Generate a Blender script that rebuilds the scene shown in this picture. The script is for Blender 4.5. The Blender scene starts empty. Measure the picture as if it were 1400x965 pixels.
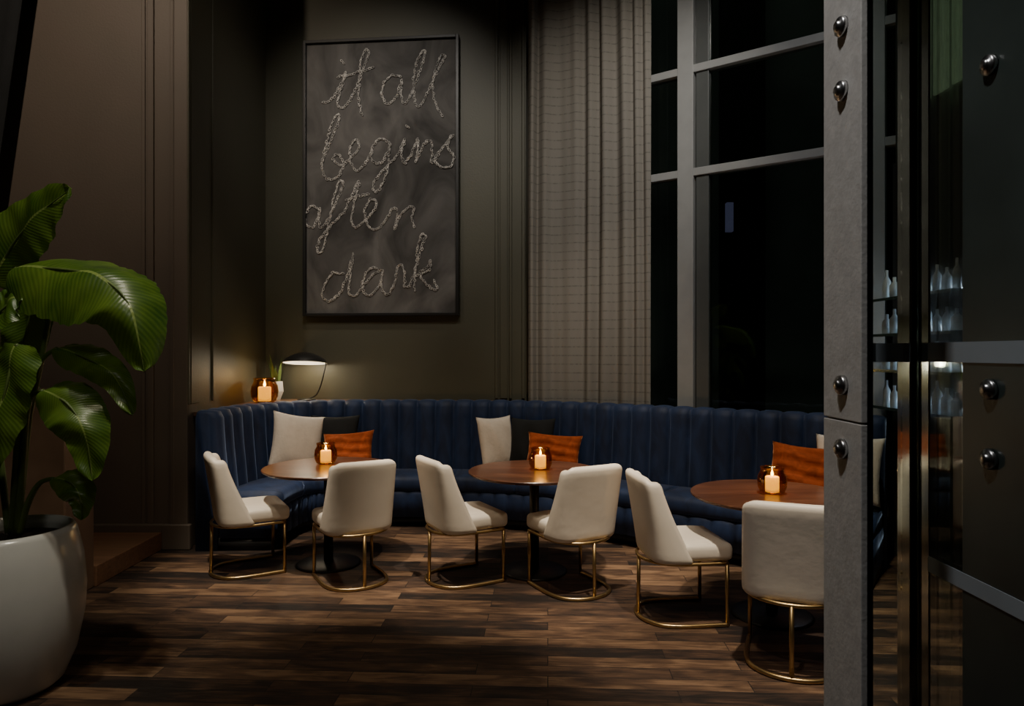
import bpy, bmesh, math, random
from mathutils import Vector, Matrix
random.seed(7)
C = bpy.context.scene.collection

# ------------------------------------------------------------ materials
def newmat(name):
    m = bpy.data.materials.new(name); m.use_nodes = True
    nt = m.node_tree; b = nt.nodes['Principled BSDF']
    return m, nt, b
def mat(name, col, rough=.6, metal=0, var=.15, scale=8, bump=0, bscale=60, sheen=0, spec=.5, emit=None, es=0, coat=0, stretch=(1,1,1), dist=0, stint=(1,1,1)):
    m, nt, b = newmat(name)
    N = nt.nodes; L = nt.links
    tc = N.new('ShaderNodeTexCoord'); mp = N.new('ShaderNodeMapping'); mp.inputs['Scale'].default_value = stretch
    L.new(tc.outputs['Object'], mp.inputs['Vector'])
    no = N.new('ShaderNodeTexNoise'); no.inputs['Scale'].default_value = scale; no.inputs['Detail'].default_value = 6; no.inputs['Distortion'].default_value = dist
    L.new(mp.outputs[0], no.inputs['Vector'])
    rp = N.new('ShaderNodeValToRGB')
    rp.color_ramp.elements[0].position = .3; rp.color_ramp.elements[1].position = .7
    rp.color_ramp.elements[0].color = tuple(c*(1-var) for c in col)+(1,)
    rp.color_ramp.elements[1].color = tuple(min(1, c*(1+var)) for c in col)+(1,)
    L.new(no.outputs['Fac'], rp.inputs['Fac']); L.new(rp.outputs[0], b.inputs['Base Color'])
    b.inputs['Roughness'].default_value = rough; b.inputs['Metallic'].default_value = metal
    b.inputs['Specular IOR Level'].default_value = spec
    if sheen:
        b.inputs['Sheen Weight'].default_value = sheen; b.inputs['Sheen Roughness'].default_value = .35; b.inputs['Sheen Tint'].default_value = stint+(1,)
    if coat: b.inputs['Coat Weight'].default_value = coat
    if emit:
        b.inputs['Emission Color'].default_value = emit+(1,); b.inputs['Emission Strength'].default_value = es
    if bump:
        n2 = N.new('ShaderNodeTexNoise'); n2.inputs['Scale'].default_value = bscale; n2.inputs['Detail'].default_value = 5
        L.new(mp.outputs[0], n2.inputs['Vector'])
        bp = N.new('ShaderNodeBump'); bp.inputs['Strength'].default_value = bump; bp.inputs['Distance'].default_value = .01
        L.new(n2.outputs['Fac'], bp.inputs['Height']); L.new(bp.outputs[0], b.inputs['Normal'])
    return m

M_wallL = mat('wall_paint_taupe', (.125,.100,.079), .55, var=.05, scale=2, bump=.1)
M_wallB = mat('wall_paint_olive', (.086,.082,.056), .5, var=.05, scale=2, bump=.1)
M_ceil = mat('ceiling_paint', (.05,.045,.04), .8)
M_black = mat('black_satin', (.012,.012,.012), .4)
M_blackfab = mat('black_fabric', (.01,.012,.014), .9, bump=.3, bscale=200)
M_brass = mat('brushed_brass', (.50,.34,.15), .35, 1, var=.08, scale=30)
M_chrome = mat('polished_chrome', (.75,.76,.77), .10, 1, var=.03)
M_steel = mat('brushed_steel', (.62,.62,.62), .28, 1, var=.1, scale=50)
M_ivory = mat('ivory_leather', (.86,.77,.65), .45, var=.03, scale=5, bump=.16, bscale=11)
M_white = mat('white_linen', (.85,.77,.68), .9, var=.06, scale=12, bump=.4, bscale=40)
M_pot = mat('white_ceramic', (.58,.58,.56), .22, var=.03, bump=.03)
M_soil = mat('soil', (.03,.02,.015), .95, bump=1, bscale=40)
M_velvet = mat('navy_velvet', (.013,.028,.080), .65, var=.40, scale=9, bump=.15, bscale=26, sheen=.6, spec=.4, stretch=(1,1,.35), dist=1.0, stint=(.38,.52,.9))
M_orange = mat('rust_velvet', (.44,.090,.022), .85, var=.35, scale=12, bump=.25, bscale=50, sheen=.6, spec=.2, stint=(1,.45,.2), dist=1)
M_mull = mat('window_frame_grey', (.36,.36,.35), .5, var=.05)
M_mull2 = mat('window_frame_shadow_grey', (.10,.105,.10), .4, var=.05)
M_sill = mat('sill_dark', (.05,.045,.035), .7)
M_stem = mat('leaf_stalk', (.08,.12,.025), .5)
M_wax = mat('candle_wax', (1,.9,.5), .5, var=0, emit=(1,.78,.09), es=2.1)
M_flame = mat('flame', (1,.8,.4), .5, var=0, emit=(1,.95,.5), es=40)
M_link = mat('chain_paint', (.52,.50,.47), .5, 0, var=.65, scale=30)
M_cab = mat('cabinet_brown', (.16,.095,.06), .45, var=.2, scale=4)
M_lampin = mat('lamp_white_enamel', (.85,.83,.78), .5)
M_facade = mat('facade_concrete', (.30,.32,.30), .8, var=.5, scale=.4)

def wood(name, cols, plank=None, rough=.4, rot=0, grain=(2,40,1), coat=0):
    m, nt, b = newmat(name); N = nt.nodes; L = nt.links
    tc = N.new('ShaderNodeTexCoord'); mp = N.new('ShaderNodeMapping'); mp.inputs['Rotation'].default_value = (0,0,rot)
    L.new(tc.outputs['Object'], mp.inputs['Vector'])
    g = N.new('ShaderNodeMapping'); g.inputs['Scale'].default_value = grain; L.new(mp.outputs[0], g.inputs['Vector'])
    no = N.new('ShaderNodeTexNoise'); no.inputs['Scale'].default_value = 1.6; no.inputs['Detail'].default_value = 8; no.inputs['Distortion'].default_value = 1.2
    L.new(g.outputs[0], no.inputs['Vector'])
    rp = N.new('ShaderNodeValToRGB'); cr = rp.color_ramp
    cr.elements[0].position = .1; cr.elements[0].color = cols[0]+(1,)
    cr.elements[1].position = .9; cr.elements[1].color = cols[-1]+(1,)
    for i, c in enumerate(cols[1:-1]):
        e = cr.elements.new(.1+.8*(i+1)/(len(cols)-1)); e.color = c+(1,)
    bp = N.new('ShaderNodeBump'); bp.inputs['Strength'].default_value = .35; bp.inputs['Distance'].default_value = .004
    if plank:
        br = N.new('ShaderNodeTexBrick'); br.offset = .37; br.offset_frequency = 2; br.squash = 1
        br.inputs['Scale'].default_value = 1; br.inputs['Brick Width'].default_value = plank[0]; br.inputs['Row Height'].default_value = plank[1]
        br.inputs['Mortar Size'].default_value = .0022; br.inputs['Mortar Smooth'].default_value = .1
        br.inputs['Color1'].default_value = (0,0,0,1); br.inputs['Color2'].default_value = (1,1,1,1); br.inputs['Mortar'].default_value = (.5,.5,.5,1)
        L.new(mp.outputs[0], br.inputs['Vector'])
        ad = N.new('ShaderNodeVectorMath'); ad.operation = 'MULTIPLY_ADD'
        ad.inputs[1].default_value = (13,7,5); L.new(br.outputs['Color'], ad.inputs[0]); L.new(g.outputs[0], ad.inputs[2])
        L.new(ad.outputs[0], no.inputs['Vector'])
        g2 = N.new('ShaderNodeMapping'); g2.inputs['Scale'].default_value = (4,13,1); L.new(mp.outputs[0], g2.inputs['Vector'])
        n3 = N.new('ShaderNodeTexNoise'); n3.inputs['Scale'].default_value = 1.0; n3.inputs['Detail'].default_value = 7; n3.inputs['Distortion'].default_value = .6
        ad2 = N.new('ShaderNodeVectorMath'); ad2.operation = 'MULTIPLY_ADD'; ad2.inputs[1].default_value = (9,4,3)
        L.new(br.outputs['Color'], ad2.inputs[0]); L.new(g2.outputs[0], ad2.inputs[2]); L.new(ad2.outputs[0], n3.inputs['Vector'])
        s1 = N.new('ShaderNodeMath'); s1.operation = 'MULTIPLY_ADD'; s1.inputs[1].default_value = .75; s1.inputs[2].default_value = -1.10
        L.new(br.outputs['Color'], s1.inputs[0])
        s2 = N.new('ShaderNodeMath'); s2.operation = 'MULTIPLY_ADD'; s2.inputs[1].default_value = .95; L.new(no.outputs['Fac'], s2.inputs[0]); L.new(s1.outputs[0], s2.inputs[2])
        s3 = N.new('ShaderNodeMath'); s3.operation = 'MULTIPLY_ADD'; s3.inputs[1].default_value = 1.4; L.new(n3.outputs['Fac'], s3.inputs[0]); L.new(s2.outputs[0], s3.inputs[2])
        L.new(s3.outputs[0], rp.inputs['Fac'])
        mix = N.new('ShaderNodeMix'); mix.data_type = 'RGBA'
        L.new(br.outputs['Fac'], mix.inputs['Factor']); L.new(rp.outputs[0], mix.inputs['A']); mix.inputs['B'].default_value = (.006,.004,.003,1)
        L.new(mix.outputs['Result'], b.inputs['Base Color'])
        sub = N.new('ShaderNodeMath'); sub.operation = 'SUBTRACT'; L.new(no.outputs['Fac'], sub.inputs[0]); L.new(br.outputs['Fac'], sub.inputs[1])
        L.new(sub.outputs[0], bp.inputs['Height'])
        rr = N.new('ShaderNodeMapRange'); rr.inputs['To Min'].default_value = rough-.08; rr.inputs['To Max'].default_value = rough+.2
        L.new(no.outputs['Fac'], rr.inputs['Value']); L.new(rr.outputs[0], b.inputs['Roughness'])
    else:
        L.new(no.outputs['Fac'], rp.inputs['Fac']); L.new(rp.outputs[0], b.inputs['Base Color']); L.new(no.outputs['Fac'], bp.inputs['Height'])
        b.inputs['Roughness'].default_value = rough; bp.inputs['Strength'].default_value = .05
    if coat: b.inputs['Coat Weight'].default_value = coat; b.inputs['Coat Roughness'].default_value = .15
    L.new(bp.outputs[0], b.inputs['Normal'])
    return m
M_floor = wood('wood_plank_floor', [(.012,.007,.005),(.045,.023,.013),(.10,.053,.028),(.20,.115,.062)], plank=(.95,.11), rough=.55, rot=math.radians(3))
M_table = wood('walnut_top', [(.025,.009,.005),(.12,.046,.023),(.25,.11,.056)], rough=.3, grain=(.8,10,1), coat=.3)
M_step = wood('wood_step', [(.10,.05,.028),(.20,.10,.054),(.28,.15,.08)], rough=.4, grain=(1.5,20,20))

# curtain
m, nt, b = newmat('striped_curtain_fabric'); N = nt.nodes; L = nt.links
tc = N.new('ShaderNodeTexCoord'); sx = N.new('ShaderNodeSeparateXYZ'); L.new(tc.outputs['Object'], sx.inputs[0])
nz = N.new('ShaderNodeTexNoise'); nz.inputs['Scale'].default_value = 45; L.new(tc.outputs['Object'], nz.inputs['Vector'])
ma = N.new('ShaderNodeMath'); ma.operation = 'MULTIPLY'; ma.inputs[1].default_value = 1/.085; L.new(sx.outputs['Z'], ma.inputs[0])
fr = N.new('ShaderNodeMath'); fr.operation = 'FRACT'; L.new(ma.outputs[0], fr.inputs[0])
cp = N.new('ShaderNodeMath'); cp.operation = 'LESS_THAN'; cp.inputs[1].default_value = .13; L.new(fr.outputs[0], cp.inputs[0])
gt = N.new('ShaderNodeMapRange'); gt.inputs['From Min'].default_value = .4; gt.inputs['From Max'].default_value = .6; gt.inputs['To Min'].default_value = .12; gt.inputs['To Max'].default_value = .55; L.new(nz.outputs['Fac'], gt.inputs['Value'])
mu = N.new('ShaderNodeMath'); mu.operation = 'MULTIPLY'; L.new(cp.outputs[0], mu.inputs[0]); L.new(gt.outputs[0], mu.inputs[1])
mix = N.new('ShaderNodeMix'); mix.data_type = 'RGBA'; L.new(mu.outputs[0], mix.inputs['Factor'])
mix.inputs['A'].default_value = (.245,.225,.195,1); mix.inputs['B'].default_value = (.08,.072,.062,1)
L.new(mix.outputs['Result'], b.inputs['Base Color']); b.inputs['Roughness'].default_value = .85
M_curt = m

# leaf
m, nt, b = newmat('banana_leaf'); N = nt.nodes; L = nt.links
uv = N.new('ShaderNodeUVMap'); sx = N.new('ShaderNodeSeparateXYZ'); L.new(uv.outputs[0], sx.inputs[0])
au = N.new('ShaderNodeMath'); au.operation = 'ABSOLUTE'; L.new(sx.outputs['X'], au.inputs[0])
m1 = N.new('ShaderNodeMath'); m1.operation = 'MULTIPLY_ADD'; m1.inputs[1].default_value = -.12; L.new(au.outputs[0], m1.inputs[0]); L.new(sx.outputs['Y'], m1.inputs[2])
m2 = N.new('ShaderNodeMath'); m2.operation = 'MULTIPLY'; m2.inputs[1].default_value = 260; L.new(m1.outputs[0], m2.inputs[0])
sn = N.new('ShaderNodeMath'); sn.operation = 'SINE'; L.new(m2.outputs[0], sn.inputs[0])
no = N.new('ShaderNodeTexNoise'); no.inputs['Scale'].default_value = 6; tc = N.new('ShaderNodeTexCoord'); L.new(tc.outputs['Object'], no.inputs['Vector'])
m3 = N.new('ShaderNodeMath'); m3.operation = 'MULTIPLY_ADD'; m3.inputs[1].default_value = .09; L.new(sn.outputs[0], m3.inputs[0]); L.new(no.outputs['Fac'], m3.inputs[2])
rp = N.new('ShaderNodeValToRGB'); rp.color_ramp.elements[0].position = .25; rp.color_ramp.elements[1].position = .75
rp.color_ramp.elements[0].color = (.03,.085,.012,1); rp.color_ramp.elements[1].color = (.13,.215,.03,1); L.new(m3.outputs[0], rp.inputs['Fac'])
lt = N.new('ShaderNodeMath'); lt.operation = 'LESS_THAN'; lt.inputs[1].default_value = .035; L.new(au.outputs[0], lt.inputs[0])
mix = N.new('ShaderNodeMix'); mix.data_type = 'RGBA'; L.new(lt.outputs[0], mix.inputs['Factor']); L.new(rp.outputs[0], mix.inputs['A']); mix.inputs['B'].default_value = (.25,.34,.08,1)
L.new(mix.outputs['Result'], b.inputs['Base Color']); b.inputs['Roughness'].default_value = .35
bp = N.new('ShaderNodeBump'); bp.inputs['Strength'].default_value = .12; bp.inputs['Distance'].default_value = .003; L.new(sn.outputs[0], bp.inputs['Height']); L.new(bp.outputs[0], b.inputs['Normal'])
tl = N.new('ShaderNodeBsdfTranslucent'); tl.inputs['Color'].default_value = (.18,.28,.02,1)
ms = N.new('ShaderNodeMixShader'); ms.inputs[0].default_value = .22
L.new(b.outputs[0], ms.inputs[1]); L.new(tl.outputs[0], ms.inputs[2]); L.new(ms.outputs[0], N['Material Output'].inputs['Surface'])
M_leaf = m

def tglass(name, tint, glossfac=.12, rough=.03, gcol=(1,1,1)):
    m = bpy.data.materials.new(name); m.use_nodes = True; nt = m.node_tree; N = nt.nodes; L = nt.links
    N.remove(N['Principled BSDF']); out = N['Material Output']
    tr = N.new('ShaderNodeBsdfTransparent'); tr.inputs[0].default_value = tint+(1,)
    gl = N.new('ShaderNodeBsdfGlossy'); gl.inputs['Roughness'].default_value = rough; gl.inputs['Color'].default_value = gcol+(1,)
    lw = N.new('ShaderNodeLayerWeight'); lw.inputs['Blend'].default_value = .3
    mp = N.new('ShaderNodeMath'); mp.operation = 'MULTIPLY_ADD'; mp.inputs[1].default_value = .5; mp.inputs[2].default_value = glossfac; mp.use_clamp = True
    L.new(lw.outputs['Fresnel'], mp.inputs[0])
    mx = N.new('ShaderNodeMixShader'); L.new(mp.outputs[0], mx.inputs[0]); L.new(tr.outputs[0], mx.inputs[1]); L.new(gl.outputs[0], mx.inputs[2])
    L.new(mx.outputs[0], out.inputs['Surface']); return m
M_amber = tglass('smoked_amber_glass', (.85,.60,.25), .03)
M_wglass = tglass('night_window_glass', (.6,.63,.6), .05)
M_dglass = tglass('tinted_door_glass', (.85,.9,.87), .06)
M_frost = mat('frosted_band', (.33,.38,.42), .5, var=.05)
M_greenglass = mat('backpainted_glass', (.042,.055,.050), .35, var=.35, scale=2.5)
M_rwall = mat('dark_green_wall', (.05,.06,.05), .5, var=.3, scale=2)
M_stone = mat('pale_stone_panel', (.62,.60,.57), .6, var=.10, scale=30, bump=.12, bscale=90)
M_canvas = mat('chalky_canvas', (.105,.100,.095), .85, var=.6, scale=2.0, bump=.2, bscale=25, dist=1.5, stretch=(1,1,.7))

# ------------------------------------------------------------ geometry helpers
def link(o, parent=None):
    C.objects.link(o)
    if parent: o.parent = parent
    return o
def mesh(name, V, F, material, parent=None, smooth=False, uvs=None):
    me = bpy.data.meshes.new(name); me.from_pydata([tuple(v) for v in V], [], F); me.update()
    bm = bmesh.new(); bm.from_mesh(me); bmesh.ops.recalc_face_normals(bm, faces=bm.faces); bm.to_mesh(me); bm.free()
    me.materials.append(material)
    if smooth:
        for p in me.polygons: p.use_smooth = True
    if uvs:
        ul = me.uv_layers.new(name='UVMap')
        for lp in me.loops: ul.data[lp.index].uv = uvs[lp.vertex_index]
    return link(bpy.data.objects.new(name, me), parent)
def empty(name, loc=(0,0,0), rz=0):
    e = bpy.data.objects.new(name, None); e.location = loc; e.rotation_euler = (0,0,rz); e.empty_display_size = .1
    return link(e)
def box(name, x0, x1, y0, y1, z0, z1, material, parent=None, bevel=0, seg=2):
    V = [(x,y,z) for x in (x0,x1) for y in (y0,y1) for z in (z0,z1)]
    F = [(0,1,3,2),(4,6,7,5),(0,4,5,1),(2,3,7,6),(0,2,6,4),(1,5,7,3)]
    o = mesh(name, V, F, material, parent)
    if bevel:
        md = o.modifiers.new('bev','BEVEL'); md.width = bevel; md.segments = seg
    return o
def obox(name, p0, p1, off0, off1, z0, z1, material, parent=None, bevel=0):
    p0 = Vector(p0); p1 = Vector(p1); d = (p1-p0).normalized(); n = Vector((-d.y, d.x))
    V = []
    for p in (p0,p1):
        for o in (off0,off1):
            q = p+n*o
            for z in (z0,z1): V.append((q.x,q.y,z))
    F = [(0,1,3,2),(4,6,7,5),(0,4,5,1),(2,3,7,6),(0,2,6,4),(1,5,7,3)]
    ob = mesh(name, V, F, material, parent)
    if bevel:
        md = ob.modifiers.new('bev','BEVEL'); md.width = bevel; md.segments = 2
    return ob
def lathe(name, prof, material, parent=None, seg=48, loc=(0,0,0), smooth=True):
    V = []; F = []; n = len(prof)
    for i in range(seg):
        a = 2*math.pi*i/seg
        for r,z in prof: V.append((loc[0]+r*math.cos(a), loc[1]+r*math.sin(a), loc[2]+z))
    for i in range(seg):
        j = (i+1)%seg
        for k in range(n-1): F.append((i*n+k, j*n+k, j*n+k+1, i*n+k+1))
    o = mesh(name, V, F, material, parent, smooth)
    if prof[0][0] < 1e-4 or prof[-1][0] < 1e-4:
        bm = bmesh.new(); bm.from_mesh(o.data); bmesh.ops.remove_doubles(bm, verts=bm.verts, dist=1e-5); bmesh.ops.recalc_face_normals(bm, faces=bm.faces); bm.to_mesh(o.data); bm.free()
    return o
def cr(pts, n=8):
    P = [Vector(p) for p in pts]; out = []
    for i in range(len(P)-1):
        a = P[max(i-1,0)]; b_ = P[i]; c = P[i+1]; d = P[min(i+2,len(P)-1)]
        for k in range(n):
            t = k/n
            out.append(.5*((2*b_)+(c-a)*t+(2*a-5*b_+4*c-d)*t*t+(3*b_-a-3*c+d)*t**3))
    out.append(P[-1]); return out
def tube(name, pts, r, material, parent=None, seg=10, taper=None):
    P = [Vector(p) for p in pts]; V = []; F = []
    up = Vector((0,0,1)); prev = None
    for i,p in enumerate(P):
        t = (P[min(i+1,len(P)-1)]-P[max(i-1,0)]).normalized()
        if prev is None:
            a = up if abs(t.dot(up)) < .9 else Vector((1,0,0)); u = t.cross(a).normalized()
        else: u = (prev-t*prev.dot(t)).normalized()
        prev = u; w = t.cross(u)
        rr = r if taper is None else r*(1+(taper-1)*i/(len(P)-1))
        for k in range(seg):
            a = 2*math.pi*k/seg; V.append(p+u*rr*math.cos(a)+w*rr*math.sin(a))
    for i in range(len(P)-1):
        for k in range(seg):
            k2 = (k+1)%seg; F.append((i*seg+k, i*seg+k2, (i+1)*seg+k2, (i+1)*seg+k))
    F.append(tuple(range(seg))[::-1]); F.append(tuple((len(P)-1)*seg+k for k in range(seg)))
    return mesh(name, V, F, material, parent, True)

# ------------------------------------------------------------ room shell
H = 6.0
box('floor', -6.1, 4.2, -3.1, 7.6, -.1, 0, M_floor)
box('ceiling', -6.1, 4.2, -3.1, 7.6, H, H+.1, M_ceil)
box('wall_left', -6, -2.58, 5.45, 5.6, 0, H, M_wallL)
box('wall_far_left', -6.1, -6, -3, 5.6, 0, H, M_wallL)
box('wall_rear', -6, 4.1, -3.1, -3, 0, H, M_wallL)
box('wall_alcove', -2.74, -2.58, 5.6, 7.3, 0, H, M_wallB)
BW0, BW1 = (-2.58,7.15), (.74,6.838)
obox('wall_back', BW0, BW1, 0, .15, 0, H, M_wallB)
box('wall_right', 2.95, 3.1, -3, 5.25, 0, H, M_rwall)
tr = empty('trim_1')
for i,(a,b_,p) in enumerate([(-2.955,-2.925,.010),(-2.905,-2.855,.016),(-2.72,-2.58,.024),(-2.70,-2.685,.030)]):
    box('moulding_%d'%(i+1), a, b_, 5.45-p, 5.45, .0, H, M_wallL, tr, .006)
tr = empty('trim_2')
for i,(a,b_,p) in enumerate([(5.430,5.62,.010),(5.46,5.49,.016),(5.86,5.90,.014)]):
    box('moulding_%d'%(i+1), -2.60, -2.58+p, a, b_, 1.15, H, M_wallB, tr, .006)
box('baseboard_left', -6, -2.775, 5.41, 5.45, .0, .20, M_wallL, None, .008)
box('baseboard_corner', -2.775, -2.55, 5.40, 5.45, .0, .20, M_wallL, None, .008)
tr = empty('trim_3')
d = (Vector(BW1)-Vector(BW0)).normalized()
def bw(x): t = (x-BW0[0])/d.x; return Vector(BW0)+d*t
for i,(a,b_,p) in enumerate([(-.17,-.14,.02),(-.12,-.045,.014),(-.025,.0,.025),(.10,.13,.02)]):
    obox('moulding_%d'%(i+1), bw(a), bw(b_), -p, 0, 1.1, H, M_wallB, tr, .005)

# window wall
W0 = Vector((.45,7.05)); WD = Vector((2.25,-1.6)); wd = WD.normalized(); wn = Vector((-wd.y, wd.x))
def wp(t): return W0+WD*t
win = empty('window_1')
obox('glass', wp(.11), wp(1.13), .05, .06, 1.0, H, M_wglass, win)
for i,(t,w) in enumerate([(.19,.10),(.505,.15),(1.06,.16)]):
    c = wp(t); obox('mullion_%d'%(i+1), c-wd*w/2, c+wd*w/2, -.01, .12, 1.0, H, M_mull, win, .004)
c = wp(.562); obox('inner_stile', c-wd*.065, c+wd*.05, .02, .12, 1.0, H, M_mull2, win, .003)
for i,z in enumerate([3.17,4.11,5.3]):
    obox('transom_%d'%(i+1), wp(.11), wp(1.12), .0, .11, z, z+.07, M_mull, win, .004)
obox('wall_window_sill', wp(.125), wp(1.12), -.03, .15, 0, 1.0, M_sill)
obox('sill_trim', wp(.125), wp(1.12), -.05, .15, 1.0, 1.03, M_black)
ext = empty('exterior_building')
obox('facade', (0,14), (12,6.5), 0, .3, -1, 12, M_facade, ext)
for i in range(5):
    obox('pier_%d'%i, (1.5+i*2,14-1.25*i-1.2), (2.1+i*2,14-1.25*i-1.575), 0, .4, -1, 12, M_black, ext)
M_lav = mat('lavender_reflection', (.3,.3,.6), .5, emit=(.5,.5,1.0), es=.10)
box('reflection_glow', 3.34, 3.44, 10.6, 10.7, 3.45, 3.90, M_lav, ext)  # added glowing block, stands in for a lavender reflection in the window
box('exterior_ground', -1, 14, 7.7, 16, -.2, -.1, M_black)

# curtain
path = cr([(.165,6.765),(.45,6.74),(.72,6.66),(1.0,6.47),(1.275,6.285)], 60)
cl = [0]
for i in range(1,len(path)): cl.append(cl[-1]+(path[i]-path[i-1]).length)
V = []; F = []; NZ = 40; zs = [.06+i*(5.9-.06)/NZ for i in range(NZ+1)]
nc = len(path)
for z in zs:
    for i,p in enumerate(path):
        t = (path[min(i+1,nc-1)]-path[max(i-1,0)]).normalized(); n = Vector((-t.y,t.x))
        s = cl[i]/cl[-1]
        ph = 8.0*s+.45*math.sin(5.3*s+1)+.22*math.sin(13*s)+.10*math.sin(z*.7+4*s)
        amp = .030+.014*math.sin(9*s+2)
        a = amp*math.sin(2*math.pi*ph)+.003*math.sin(2*math.pi*11*s+z*.7+3*s*s)
        q = p+n*a; V.append((q.x,q.y,z))
for j in range(NZ):
    for i in range(nc-1): F.append((j*nc+i, j*nc+i+1, (j+1)*nc+i+1, (j+1)*nc+i))
o = mesh('curtain', V, F, M_curt, None, True); md = o.modifiers.new('s','SOLIDIFY'); md.thickness = .006

# ------------------------------------------------------------ banquette
ban = empty('banquette')
bp_ = cr([(-2.49,5.37),(-2.49,5.72),(-2.43,6.08),(-2.24,6.42),(-1.92,6.65),(-1.5,6.74),(-.7,6.74),(-.1,6.68),(.35,6.55),(.8,6.33),(1.23,6.06),(1.8,5.66),(2.38,5.245),(2.74,4.985)], 60)
bl = [0]
for i in range(1,len(bp_)): bl.append(bl[-1]+(bp_[i]-bp_[i-1]).length)
Ltot = bl[-1]
def bat(s):
    s = max(0,min(Ltot,s)); lo,hi = 0,len(bl)-1
    while hi-lo>1:
        mid=(lo+hi)//2
        if bl[mid]<=s: lo=mid
        else: hi=mid
    f=(s-bl[lo])/max(1e-9,bl[hi]-bl[lo]); p=bp_[lo].lerp(bp_[hi],f)
    a=max(0,lo-12); b2=min(len(bp_)-1,hi+12); t=(bp_[b2]-bp_[a]).normalized()
    return p, Vector((t.y,-t.x))
nch = round(Ltot/.18); chw = Ltot/nch
def sweep(name, prof, material, s0, s1, ds, bumpf=None, caps=True):
    n = int((s1-s0)/ds)+1; V=[];F=[]; k=len(prof)
    for i in range(n+1):
        s = s0+(s1-s0)*i/n; p,nn = bat(s)
        for (dd,z,bw_) in prof:
            e = dd+(bumpf(s)*bw_ if bumpf else 0)
            q = p+nn*e; V.append((q.x,q.y,z))
    for i in range(n):
        for j in range(k):
            j2=(j+1)%k; F.append((i*k+j,i*k+j2,(i+1)*k+j2,(i+1)*k+j))
    if caps: F.append(tuple(range(k))); F.append(tuple(n*k+j for j in range(k)))
    return mesh(name, V, F, material, ban, True)
def chan(s):
    x = (s/chw)%1.0; return max(0,1-abs(2*x-1)**2.2)**.5
prof = [(0,.0,0),(0,1.05,0),(.01,1.085,0),(.035,1.085,.12),(.07,1.085,.35),(.10,1.075,.8),(.115,1.04,1),(.12,.95,1),(.13,.8,1),(.145,.65,1),(.16,.5,1),(.17,.40,1),(.17,.0,0)]
n_=int(Ltot/(chw/18))+1; V=[];F=[];K=len(prof)
for i in range(n_+1):
    s=Ltot*i/n_; p,nn=bat(s); c_=chan(s)
    for j,(dd,z,b2) in enumerate(prof):
        q=p+nn*(dd+.062*c_*b2); zz=z+(.020*c_ if 2<=j<=5 else 0)
        V.append((q.x,q.y,zz))
for i in range(n_):
    for j in range(K):
        j2=(j+1)%K; F.append((i*K+j,i*K+j2,(i+1)*K+j2,(i+1)*K+j))
F.append(tuple(range(K))); F.append(tuple(n_*K+j for j in range(K)))
mesh('channelled_back',V,F,M_velvet,ban,True)
k = 4; ns = nch//k
for i in range(ns):
    a = i*Ltot/ns+.004; b_ = (i+1)*Ltot/ns-.004
    sweep('seat_cushion_%d'%(i+1), [(.21,.33,0),(.21,.45,0),(.3,.468,0),(.45,.474,0),(.6,.468,0),(.66,.452,0),(.68,.42,0),(.675,.36,0),(.66,.33,0)], M_velvet, a, b_, .05)
sweep('seat_base', [(.19,.10,0),(.19,.33,0),(.63,.33,1),(.645,.30,1),(.645,.10,1)], M_velvet, 0, Ltot, chw/10, lambda s:.022*chan(s))
sweep('toe_kick', [(.1,0,0),(.1,.10,0),(.58,.10,0),(.58,0,0)], M_black, .01, Ltot-.01, .1)
edge=[]
s=.15
while True:
    p,nn=bat(s); q=p-nn*.012
    if q.x>.02 : break
    edge.append((q.x,q.y)); s+=.12
edge=[(-2.575,edge[0][1])]+edge+[(edge[-1][0],6.89),(-2.575,7.13)]
n=len(edge)
mesh('corner_shelf',[(x,y,1.05) for x,y in edge]+[(x,y,1.082) for x,y in edge],[tuple(range(n)),tuple(range(n,2*n))]+[(i,(i+1)%n,n+(i+1)%n,n+i) for i in range(n)],M_cab)

# ------------------------------------------------------------ pillows
def pillow(name, loc, w, h, th, material, rz, tilt, roll=0, pleats=False):
    n = 22; V=[];F=[]
    for side in (1,-1):
        for i in range(n+1):
            for j in range(n+1):
                u=-1+2*i/n; v=-1+2*j/n
                f=(max(0,1-abs(u)**2.6)*max(0,1-abs(v)**2.6))**.55
                pin=1-.09*(1-abs(v)**2)*abs(u)**3 ; pin2=1-.09*(1-abs(u)**2)*abs(v)**3
                dy=th/2*f*side + .010*math.sin(5*u+3*v+loc[0]*9)*f
                if pleats: dy += side*.013*f*math.sin(v*15+1.2*math.sin(u*3))
                V.append((u*w/2*pin, dy, v*h/2*pin2))
    m_=(n+1)*(n+1)
    for i in range(n):
        for j in range(n):
            a=i*(n+1)+j; F.append((a,a+1,a+n+2,a+n+1)); F.append((m_+a,m_+a+n+1,m_+a+n+2,m_+a+1))
    o = mesh(name, V, F, material, None, True)
    bm=bmesh.new(); bm.from_mesh(o.data); bmesh.ops.remove_doubles(bm,verts=bm.verts,dist=1e-5); bmesh.ops.recalc_face_normals(bm,faces=bm.faces); bm.to_mesh(o.data); bm.free()
    o.location=loc; o.rotation_euler=(tilt,roll,rz); return o
R = math.radians
pillow('throw_pillow', (-1.95,6.20,.755), .48,.52,.16, M_white, R(32), R(-16), R(10))
pillow('throw_pillow', (-1.66,6.37,.745), .46,.48,.13, M_blackfab, R(2), R(-15), 0)
pillow('throw_pillow', (-1.47,6.12,.675), .47,.37,.15, M_orange, R(-4), R(-22), R(-5), True)
pillow('throw_pillow', (-.14,6.26,.735), .38,.50,.14, M_white, R(35), R(-14), R(0))
pillow('throw_pillow', (.18,6.20,.735), .42,.48,.13, M_blackfab, R(-15), R(-15), 0)
pillow('throw_pillow', (.36,5.98,.675), .49,.37,.15, M_orange, R(-14), R(-22), R(3), True)
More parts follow.
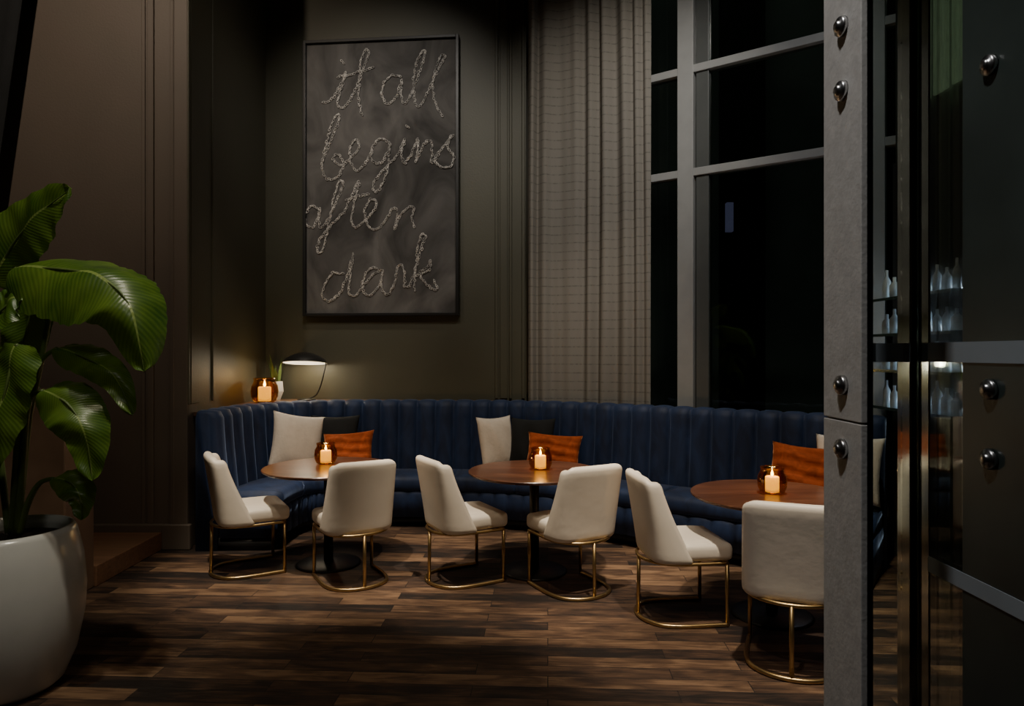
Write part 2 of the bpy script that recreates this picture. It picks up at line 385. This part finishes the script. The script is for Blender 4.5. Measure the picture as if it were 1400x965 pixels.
pillow('throw_pillow', (2.10,4.96,.69), .46,.42,.15, M_orange, R(-36), R(-20), R(3), True)
pillow('throw_pillow', (2.37,4.83,.74), .46,.48,.13, M_white, R(-40), R(-18), 0)

# ------------------------------------------------------------ chairs
def chair(cx, cy, ang):
    e = empty('dining_chair', (cx,cy,0), R(ang-90))
    o = box('seat_cushion', -.222,.222,-.19,.245,.372,.475, M_ivory, e, .035, 4)
    for p in o.data.polygons: p.use_smooth=True
    V=[];F=[];n=16
    for i in range(n+1):
        for j in range(n+1):
            u=-1+2*i/n; v=-1+2*j/n
            f=(max(0,1-abs(u)**4)*max(0,1-abs(v)**4))**.5
            V.append((u*.205, .03+v*.198, .464+.028*f))
    for i in range(n):
        for j in range(n): a=i*(n+1)+j; F.append((a,a+1,a+n+2,a+n+1))
    mesh('seat_pad', V,F,M_ivory,e,True)
    th=.066; V=[];F=[]; nu=30
    def pt(t, z, off, fwd=0):
        q=(z-.36)/.49
        Wh=.236-.012*max(0,q)-off
        F_=.085+.125*max(0,1-q)**1.6
        yb=.225+.072*max(0,q)**1.15-off
        s_=math.sin(t); c_=math.cos(t)
        x=Wh*math.copysign(abs(s_)**.5,s_)
        y=-yb+(F_-off)*(1-abs(c_)**.5)+fwd
        return (x,y,z-.022*max(0,q)**3*abs(s_)**8)
    rows=[]
    prof=[(.362,.033),(.3585+.004,.022),(.366,.010),(.378,.002),(.395,0)]
    prof+=[(.395+.42*i/12,0) for i in range(1,13)]
    prof+=[(.829,.003),(.840,.009),(.848,.019),(.851,.033)]
    arc=5
    for z,off in prof:
        ring=[]
        for iu in range(nu+1): ring.append(pt(-math.pi/2+math.pi*iu/nu,z,off))
        rr=th/2-off
        for k_ in range(1,arc):
            a=math.pi*k_/arc; ring.append(pt(math.pi/2,z,th/2-rr*math.cos(a),rr*math.sin(a)))
        for iu in range(nu,-1,-1): ring.append(pt(-math.pi/2+math.pi*iu/nu,z,th-off))
        for k_ in range(1,arc):
            a=math.pi*k_/arc; ring.append(pt(-math.pi/2,z,th/2+rr*math.cos(a),rr*math.sin(a)))
        rows.append(ring)
    K=len(rows[0])
    for r_ in rows: V+=r_
    for iv in range(len(rows)-1):
        for k_ in range(K):
            k2=(k_+1)%K; F.append((iv*K+k_,iv*K+k2,(iv+1)*K+k2,(iv+1)*K+k_))
    o=mesh('back_shell',V,F,M_ivory,e,True)
    U=[(.212,.215),(.216,.05),(.212,-.07),(.18,-.17),(.10,-.235),(0,-.255),(-.10,-.235),(-.18,-.17),(-.212,-.07),(-.216,.05),(-.212,.215)]
    tube('base_loop', cr([(x,y,.0125) for x,y in U],6), .012, M_brass, e)
    tube('seat_rail', cr([(x*1.0,y*.98,.362) for x,y in U],6)+[Vector((-.2,.21,.362)),Vector((.21,.21,.362))], .010, M_brass, e)
    tube('leg_1', [(.209,.207,.012),(.209,.207,.362)], .0115, M_brass, e)
    tube('leg_2', [(-.209,.207,.012),(-.209,.207,.362)], .0115, M_brass, e)
    tube('leg_3', [(0,-.252,.012),(0,-.248,.362)], .0115, M_brass, e)
    return e
for c in [(-1.90,4.93,30),(-1.10,4.71,121),(-.34,4.74,29),(.40,4.54,119),(1.00,4.08,6),(1.42,3.47,68)]: chair(*c)

# ------------------------------------------------------------ tables and candles
def candle(x,y,z,s=1.0,power=3):
    e = empty('candle_votive',(x,y,z))
    k=s
    out=[(0,.0),(.05,.0),(.07,.012),(.082,.04),(.085,.075),(.08,.11),(.068,.130),(.066,.145),(.070,.158)]
    inn=[(.066,.158),(.062,.145),(.064,.130),(.076,.108),(.081,.075),(.078,.042),(.066,.018),(.05,.010),(0,.010)]
    lathe('glass_holder',[(r*k,h*k) for r,h in out+inn],M_amber,e)
    lathe('candle_wax',[(0,.011*k),(.040*k,.011*k),(.040*k,.098*k),(.036*k,.102*k),(.02*k,.096*k),(0,.094*k)],M_wax,e,24)
    tube('wick',[(0,0,.09*k),(0,.001,.108*k)],.0015,M_black,e,6)
    lathe('flame',[(0,.102*k),(.007*k,.110*k),(.008*k,.118*k),(.004*k,.132*k),(0,.145*k)],M_flame,e,12)
    l=bpy.data.lights.new('candle_glow','POINT'); l.energy=power; l.color=(1,.60,.22); l.shadow_soft_size=.02
    lo=link(bpy.data.objects.new('candle_glow',l),e); lo.location=(0,0,.16*k+.03)
def table(x,y):
    e=empty('bistro_table',(x,y,0),R(random.uniform(-15,15)))
    lathe('table_top',[(0,.690),(.40,.690),(.455,.698),(.470,.708),(.472,.716),(.468,.720),(0,.720)],M_table,e,96,smooth=False)
    lathe('top_plate',[(0,.676),(.13,.676),(.13,.690),(0,.690)],M_black,e,24)
    lathe('pedestal',[(0,.02),(.034,.02),(.034,.676),(0,.676)],M_black,e,24)
    lathe('base_disc',[(0,0),(.232,0),(.235,.006),(.22,.016),(.05,.024),(0,.024)],M_black,e,64)
for t in [(-1.36,5.06),(.16,4.89),(1.55,4.07)]: table(*t)
candle(-1.41,5.17,.721,1,2); candle(.205,4.92,.721,1,2); candle(1.555,4.08,.721,1,2)
candle(-2.37,6.54,1.084,1.5,1.4)

# ------------------------------------------------------------ desk lamp
e=empty('desk_lamp',(-2.07,6.88,1.083))
lathe('base',[(0,0),(.09,0),(.09,.012),(.03,.02),(0,.02)],M_black,e,32)
tube('arm',cr([(.03,0,.018),(.10,0,.06),(.15,0,.18),(.185,0,.33),(.19,0,.39),(.14,-.0,.425),(.02,-.02,.44)],8),.007,M_black,e)
sh=empty('shade_pivot',(0,0,0)); sh.parent=e; sh.location=(.0,-.05,.40); sh.rotation_euler=(R(-6),0,0)
out=[(0,.085),(.03,.084),(.09,.07),(.15,.042),(.195,.01),(.215,-.02)]
lathe('shade',out,M_black,sh,48)
lathe('shade_lining',[(r*.985,z-.004) for r,z in out],M_lampin,sh,48)
lathe('bulb',[(0,.045),(.02,.04),(.03,.02),(.02,.0),(0,-.005)],mat('bulb_glow',(1,.9,.7),.5,emit=(1,.85,.62),es=25),sh,16)
l=bpy.data.lights.new('lamp_light','POINT'); l.energy=4; l.color=(1,.86,.62); l.shadow_soft_size=.03
lo=link(bpy.data.objects.new('lamp_light',l),sh); lo.location=(0,0,-.03)
e=empty('potted_snake_plant',(-2.40,6.92,1.083))
lathe('faceted_pot',[(0,0),(.05,0),(.085,.09),(.075,.19),(.065,.19),(.07,.1),(0,.09)],M_pot,e,6,smooth=False)
lathe('soil',[(0,.16),(.068,.16)],M_soil,e,6)
for i in range(12):
    a=i*2.4; r=.02+.02*(i%3); h=.16+.16*((i*37%10)/10); le=.03+.04*((i*13)%7)/7
    V=[];F=[]
    for j in range(9):
        t=j/8; w=.017*math.sin(math.pi*(.15+.85*t))+.001; q=Vector(((r+le*t*t)*math.cos(a),(r+le*t*t)*math.sin(a),.16+h*t))
        sd=Vector((-math.sin(a),math.cos(a),0))*w; V+=[q-sd,q+Vector((math.cos(a),math.sin(a),0))*-.004,q+sd]
    for j in range(8):
        F+=[(j*3,j*3+1,j*3+4,j*3+3),(j*3+1,j*3+2,j*3+5,j*3+4)]
    mesh('leaf_%d'%(i+1),V,F,M_stem,e,True)

# ------------------------------------------------------------ framed art
A=bw(-2.148); n_in=Vector((d.y,-d.x))
A=A+n_in*.05
art=empty('framed_artwork',(A.x,A.y,1.94),math.atan2(d.y,d.x))
AW,AH=1.625,2.835
box('canvas',.02,AW-.02,.0,.03,.02,AH-.02,M_canvas,art)
for nm,a in {'frame_left':(0,.03,-.035,.045,0,AH),'frame_right':(AW-.03,AW,-.035,.045,0,AH),'frame_bottom':(.03,AW-.03,-.035,.045,0,.03),'frame_top':(.03,AW-.03,-.035,.045,AH-.03,AH)}.items():
    box(nm,*a,M_black,art,.003)
strokes=[
 [(443,138),(455,134),(466,120),(476,97),(470,118),(464,138),(468,146),(478,140),(490,118),(502,88),(507,72),(502,68),(497,82),(494,112),(494,140),(498,157)],
 [(462,104),(480,101),(497,97),(512,93)],
 [(468,80),(472,84)],
 [(552,108),(540,104),(528,114),(525,132),(533,142),(545,132),(552,112),(551,132),(556,143),(566,128),(576,100),(584,76),(581,72),(573,84),(568,112),(570,140),(578,146),(588,128),(600,100),(610,82),(605,80),(598,96),(594,122),(598,146),(606,162)],
 [(441,222),(452,198),(463,172),(467,157),(461,158),(453,178),(446,205),(443,228),(450,243),(464,240),(472,224),(466,210),(458,216),(470,224),(484,214),(494,200),(490,190),(482,200),(482,220),(490,232),(503,222),(512,206)],
 [(534,194),(522,190),(512,202),(513,220),(524,222),(534,206),(536,196),(534,225),(526,252),(516,262),(514,250),(528,232),(546,212),(556,192),(552,212),(556,224),(566,210),(574,192),(574,206),(572,222),(580,202),(590,194),(593,208),(592,224),(602,212),(614,196),(620,188),(614,204),(622,216),(618,230),(604,230),(596,222)],
 [(556,172),(560,176)],
 [(439,285),(429,280),(420,290),(420,304),(428,309),(437,298),(440,284),(438,298),(441,308),(449,302),(460,280),(470,256),(472,247),(466,248),(460,266),(454,296),(448,324),(441,343),(436,338),(442,322),(456,306),(474,288)],
 [(474,288),(486,262),(494,248),(488,272),(484,296),(488,310),(500,302),(514,288),(518,276),(510,272),(502,286),(504,304),(514,314),(528,304),(540,284),(546,292),(542,312),(548,298),(558,286),(568,284),(566,298),(570,312)],
 [(474,272),(490,268),(508,264)],
 [(474,374),(458,372),(446,388),(444,404),(454,410),(468,398),(478,374),(486,346),(482,374),(480,398),(488,404),(500,390),(514,374),(524,368)],
 [(524,368),(510,366),(500,380),(500,398),(510,402),(522,388),(526,370),(524,392),(532,402),(542,388),(546,366),(552,362),(556,374),(556,392),(564,388),(572,362),(580,336),(584,324),(578,322),(574,340),(570,370),(570,398)],
 [(570,378),(584,366),(592,356),(588,370),(578,378),(590,392),(600,396),(596,384)],
]
V=[];F=[]
def link_ring(c,t,flip):
    w=Vector((-t.z,0,t.x)); nrm=Vector((0,-1,0))
    ax=w if flip else (w*.75+nrm*.66).normalized()
    base=len(V); nu,nv=8,4
    for i in range(nu):
        a=2*math.pi*i/nu; dirv=t*math.cos(a)*1.3+ax*math.sin(a)*.8
        for j in range(nv):
            b2=2*math.pi*j/nv; zz=t.cross(ax)
            V.append(c+dirv*(.0125+.0042*math.cos(b2))+zz*.0042*math.sin(b2))
    for i in range(nu):
        for j in range(nv):
            F.append((base+i*nv+j,base+((i+1)%nu)*nv+j,base+((i+1)%nu)*nv+(j+1)%nv,base+i*nv+(j+1)%nv))
for st in strokes:
    P=cr([((px-417)/212*AW,-.009,(431-py)/378*AH) for px,py in st],14)
    acc=0;fl=False
    for i in range(1,len(P)):
        acc+=(P[i]-P[i-1]).length
        if acc>.020:
            acc=0;fl=not fl; t=(P[i]-P[i-1]).normalized(); link_ring(P[i]+Vector((random.uniform(-.008,.008),0,random.uniform(-.008,.008))),t,fl)
mesh('chain_lettering',V,F,M_link,art,True)

# ------------------------------------------------------------ left: platform, cabinet, drape
box('platform_step',-6,-2.775,4.56,5.41,0,.14,M_step,None,.006)
box('host_stand',-3.9,-2.785,4.25,4.55,0,1.33,M_cab,None,.008)
V=[];F=[];nz,nx=24,40
for j in range(nz+1):
    z=.16+(5.9-.16)*j/nz; xe=-4.38+(z-.16)*.143
    for i in range(nx+1):
        f=i/nx; x=-5.6+(xe+5.6)*f; V.append((x,5.25+.05*math.sin(f*40),z))
for j in range(nz):
    for i in range(nx): a=j*(nx+1)+i; F.append((a,a+1,a+nx+2,a+nx+1))
o=mesh('black_drape',V,F,M_blackfab,None,True); md=o.modifiers.new('s','SOLIDIFY'); md.thickness=.008

# ------------------------------------------------------------ potted banana plant
PX,PY=-2.36,3.18
e=empty('potted_banana_plant',(PX,PY,0))
lathe('ceramic_pot',[(0,.0),(.20,.0),(.235,.03),(.285,.15),(.318,.32),(.325,.45),(.312,.60),(.285,.72),(.272,.745),(.258,.745),(.262,.70),(.29,.58),(.29,.5),(0,.5)],M_pot,e,96)
lathe('soil',[(0,.69),(.14,.695),(.262,.68)],M_soil,e,32)
def P3(px,py,dy=0):
    Y=PY-.02+dy; return Vector(((px-700)/933*Y-PX, dy, 1.56-(py-482.5)/933*Y))
def leaf(i,mid,w,nrm,fold=.25,tear=.02,stem=None,asym=0):
    P=cr([P3(*m_) for m_ in mid],12); n=len(P); nrm=Vector(nrm).normalized(); V=[];F=[];UV=[]; nx=14
    for k_,p in enumerate(P):
        t=k_/(n-1); T=(P[min(k_+1,n-1)]-P[max(k_-1,0)]).normalized(); S=T.cross(nrm).normalized(); Nn=S.cross(T).normalized()
        if Nn.dot(nrm)<0: Nn=-Nn
        ww=w*(math.sin(math.pi*min(1,(t*.97+.03))**.72)**.6)
        for j in range(nx+1):
            u=-1+2*j/nx; rip=.007*math.sin(k_*1.15+u*2)*abs(u)**1.5+.012*math.sin(k_*.35+3*u)
            tt=1-tear*(math.sin(k_*2.7+(3 if u>0 else 0))>.8)*abs(u)
            side=1+asym*u
            V.append(p+S*u*ww*tt*side-Nn*(fold*ww*abs(u)**1.6)+Nn*(rip+.16*ww*abs(u)) ); UV.append((u,t))
    for k_ in range(n-1):
        for j in range(nx): a=k_*(nx+1)+j; F.append((a,a+1,a+nx+2,a+nx+1))
    o=mesh('leaf_%d'%i,V,F,M_leaf,e,True,UV)
    tube('midrib_%d'%i,[p+nrm*-.004 for p in P],.008,M_stem,e,8,taper=.2)
    if stem: tube('stalk_%d'%i,cr([P3(*m_) for m_ in stem],8),.017,M_stem,e,10,taper=.5)
leaf(1,[(-12,385,.1),(12,335,.05),(48,292,0),(93,256,-.05)],.15,(.35,-.8,.35),stem=[(8,730,.0),(-10,560,.05),(-14,440,.1),(-12,385,.1)])
leaf(2,[(16,366,-.05),(75,366,-.12),(132,378,-.18),(174,418,-.22),(194,508,-.22)],.215,(.15,-.70,.68),fold=.75,tear=.04,stem=[(16,730,.0),(30,600,.0),(55,480,-.02),(62,400,-.03),(16,366,-.05)])
leaf(3,[(74,476,-.05),(112,488,-.10),(152,514,-.14),(178,568,-.15)],.08,(.2,-.8,.5),fold=.5,stem=[(20,730,0),(35,580,0),(50,500,-.03),(74,476,-.05)])
leaf(4,[(55,534,-.15),(88,552,-.18),(112,592,-.2),(122,658,-.2)],.12,(.2,-.85,.45),fold=.5,stem=[(20,730,0),(28,620,-.08),(36,550,-.12),(55,534,-.15)])
leaf(5,[(48,385,.1),(35,440,.12),(22,500,.12),(15,560,.1)],.10,(.4,-.8,.2),stem=None)
leaf(6,[(18,470,-.15),(5,520,-.18),(-8,580,-.18),(-20,660,-.15)],.15,(-.2,-.9,.3),stem=[(12,730,0),(20,600,-.1),(24,500,-.14),(18,470,-.15)])
leaf(7,[(70,655,-.05),(92,660,-.08),(106,680,-.1),(108,712,-.1)],.075,(.2,-.8,.5),fold=.5,stem=[(22,730,0),(34,690,-.02),(50,662,-.04),(70,655,-.05)])
leaf(8,[(-5,600,.1),(10,560,.1),(25,520,.1),(40,485,.1)],.10,(.1,-.9,.2))
leaf(9,[(-20,440,-.05),(-5,425,-.1),(15,408,-.1),(34,402,-.1)],.12,(.1,-.7,.6))

# ------------------------------------------------------------ right foreground entry
e=empty('stone_clad_post')
box('panel_face',.785,.800,1.535,1.72,0,1.398,M_stone,e,.002)
box('panel_face_upper',.785,.800,1.535,1.72,1.402,H,M_stone,e,.002)
box('core',.801,.82,1.55,1.73,0,H,M_black,e)
def bolt(x,y,z,par,name):
    o=lathe(name,[(0,-.004),(.024,-.004),(.024,.004),(.021,.009),(.013,.010),(.0125,.014),(.008,.017),(0,.0175)],M_steel,par,28)
    o.rotation_euler=(0,R(-90),0); o.location=(x,y,z)
for i,z in enumerate([2.333,2.181,1.484,1.333,.62,.47,3.1,3.25]): bolt(.7809,1.617,z,e,'bolt_%d'%(i+1))
e=empty('door_1')
box('edge_strip',.985,.993,1.88,1.92,0,H,M_chrome,e,.001)
box('side_light_glass',.993,1.084,1.896,1.904,0,H,M_dglass,e)
box('band',.993,1.084,1.892,1.896,1.535,1.587,M_frost,e)
box('chrome_post',1.085,1.12,1.86,1.925,0,H,M_chrome,e,.004)
box('chrome_post_slim',1.098,1.104,1.80,1.83,0,H,M_chrome,e,.001)
box('dark_glass_panel',1.10,1.112,1.67,1.858,0,H,M_dglass,e)
box('main_glass_panel',1.10,1.112,.7,1.668,0,H,M_greenglass,e,.002)
box('band_upper',1.0965,1.0995,.7,1.80,1.537,1.587,M_frost,e)
box('band_lower',1.0965,1.0995,.7,1.80,.985,1.025,M_frost,e)
for i,z in enumerate([2.22,1.477,1.317,.6]): bolt(1.094,1.565,z,e,'bolt_%d'%(i+1))

# bar shelves on right wall with bottles
e=empty('bar_shelf')
box('back_panel',2.9,2.948,4.2,5.2,.95,3.0,M_black,e)
M_gl=mat('bottle_glass',(.5,.56,.6),.15,var=.5,scale=6)
M_led=mat('shelf_led',(.6,.7,1),.5,emit=(.70,.80,1),es=16.0)
for i,z in enumerate([1.15,1.42,1.68,1.94]):
    box('shelf_%d'%(i+1),2.7,2.9,4.2,5.15,z,z+.02,M_chrome,e)
    box('led_%d'%(i+1),2.885,2.9,4.25,5.13,z+.02,z+.04,M_led,e)
    for j in range(9):
        hgt=random.uniform(.14,.22); r=random.uniform(.025,.035)
        lathe('bottle_%d_%d'%(i+1,j+1),[(0,0),(r,0),(r,hgt*.6),(r*.35,hgt*.78),(r*.35,hgt),(0,hgt)],M_gl,e,12,loc=(2.79,4.28+j*.1,z+.02))
e=empty('green_reflection_panel')  # added glowing strips, stand in for green reflections in the door glass
M_gp=mat('green_reflection_glow',(.2,.28,.16),.3,var=.8,scale=5,emit=(.30,.40,.24),es=.18,stretch=(1,6,1))
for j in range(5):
    box('glow_strip_%d'%(j+1),2.93,2.948,4.2+j*.2,4.2+j*.2+.15,3.35,5.6,M_gp,e)

# ------------------------------------------------------------ lights
def spot(name,loc,tgt,P,size=40,col=(1,.88,.71),soft=.08,blend=.6):
    l=bpy.data.lights.new(name,'SPOT'); l.energy=P; l.spot_size=R(size); l.spot_blend=blend; l.color=col; l.shadow_soft_size=soft
    o=link(bpy.data.objects.new(name,l)); o.location=loc; o.rotation_euler=(Vector(tgt)-Vector(loc)).to_track_quat('-Z','Y').to_euler()
spot('downlight_1',(-1.7,3.3,5.9),(-1.45,4.9,.5),1150,25)
spot('downlight_2',(.1,3.1,5.9),(.05,4.7,.5),1150,25)
spot('downlight_3',(1.1,2.2,5.9),(1.3,3.85,.5),1150,27)
spot('art_light',(-1.2,3.0,5.9),(-1.33,7.0,3.5),300,46,blend=1,col=(1,.93,.84))
spot('curtain_light',(.9,3.0,5.9),(.95,6.5,3.4),330,48,blend=1,col=(1,.94,.84))
spot('mullion_fill',(1.2,2.6,5.9),(1.9,6.0,3.2),130,50,blend=1,col=(.97,.98,1))  # added spot that brightens the window frame
spot('wall_wash',(-3.4,2.2,5.9),(-3.4,5.45,4.0),270,72,col=(1,.82,.64),blend=1)
spot('banquette_light_1',(-1.5,4.6,5.9),(-1.7,6.4,.8),380,34,blend=1)
spot('banquette_light_2',(.4,4.4,5.9),(.5,6.2,.8),380,36,blend=1)
spot('banquette_light_3',(1.5,3.4,5.9),(1.9,5.2,.8),370,36,blend=1)
spot('plant_light',(-1.0,1.9,5.9),(-2.2,3.15,1.6),310,30,col=(1,.95,.80),blend=.8)
spot('plant_fill',(-1.2,.6,3.6),(-2.3,3.1,1.2),32,50,col=(1,.95,.82),blend=1,soft=.2)  # added fill from the camera side for the lower leaves
spot('post_fill',(-.3,.9,4.4),(.79,1.62,1.9),125,60,col=(1,.98,.96),blend=1)  # added local spot that brightens the stone post and door panel
spot('floor_light',(-.6,1.6,5.9),(-.9,3.6,0),190,64,blend=1,col=(1,.82,.60))
spot('corner_fill',(-.8,4.0,5.9),(-2.6,6.3,3.2),30,60,blend=1)  # added wide spot, evens the light on the corner walls
w=bpy.data.worlds.new('night'); bpy.context.scene.world=w; w.use_nodes=True
w.node_tree.nodes['Background'].inputs[0].default_value=(.6,.75,.65,1); w.node_tree.nodes['Background'].inputs[1].default_value=.06

# ------------------------------------------------------------ camera
cd=bpy.data.cameras.new('camera'); cd.sensor_width=36; cd.lens=24; cd.clip_start=.05
co=link(bpy.data.objects.new('camera',cd)); co.location=(0,0,1.56); co.rotation_euler=(R(90),0,0)
bpy.context.scene.camera=co
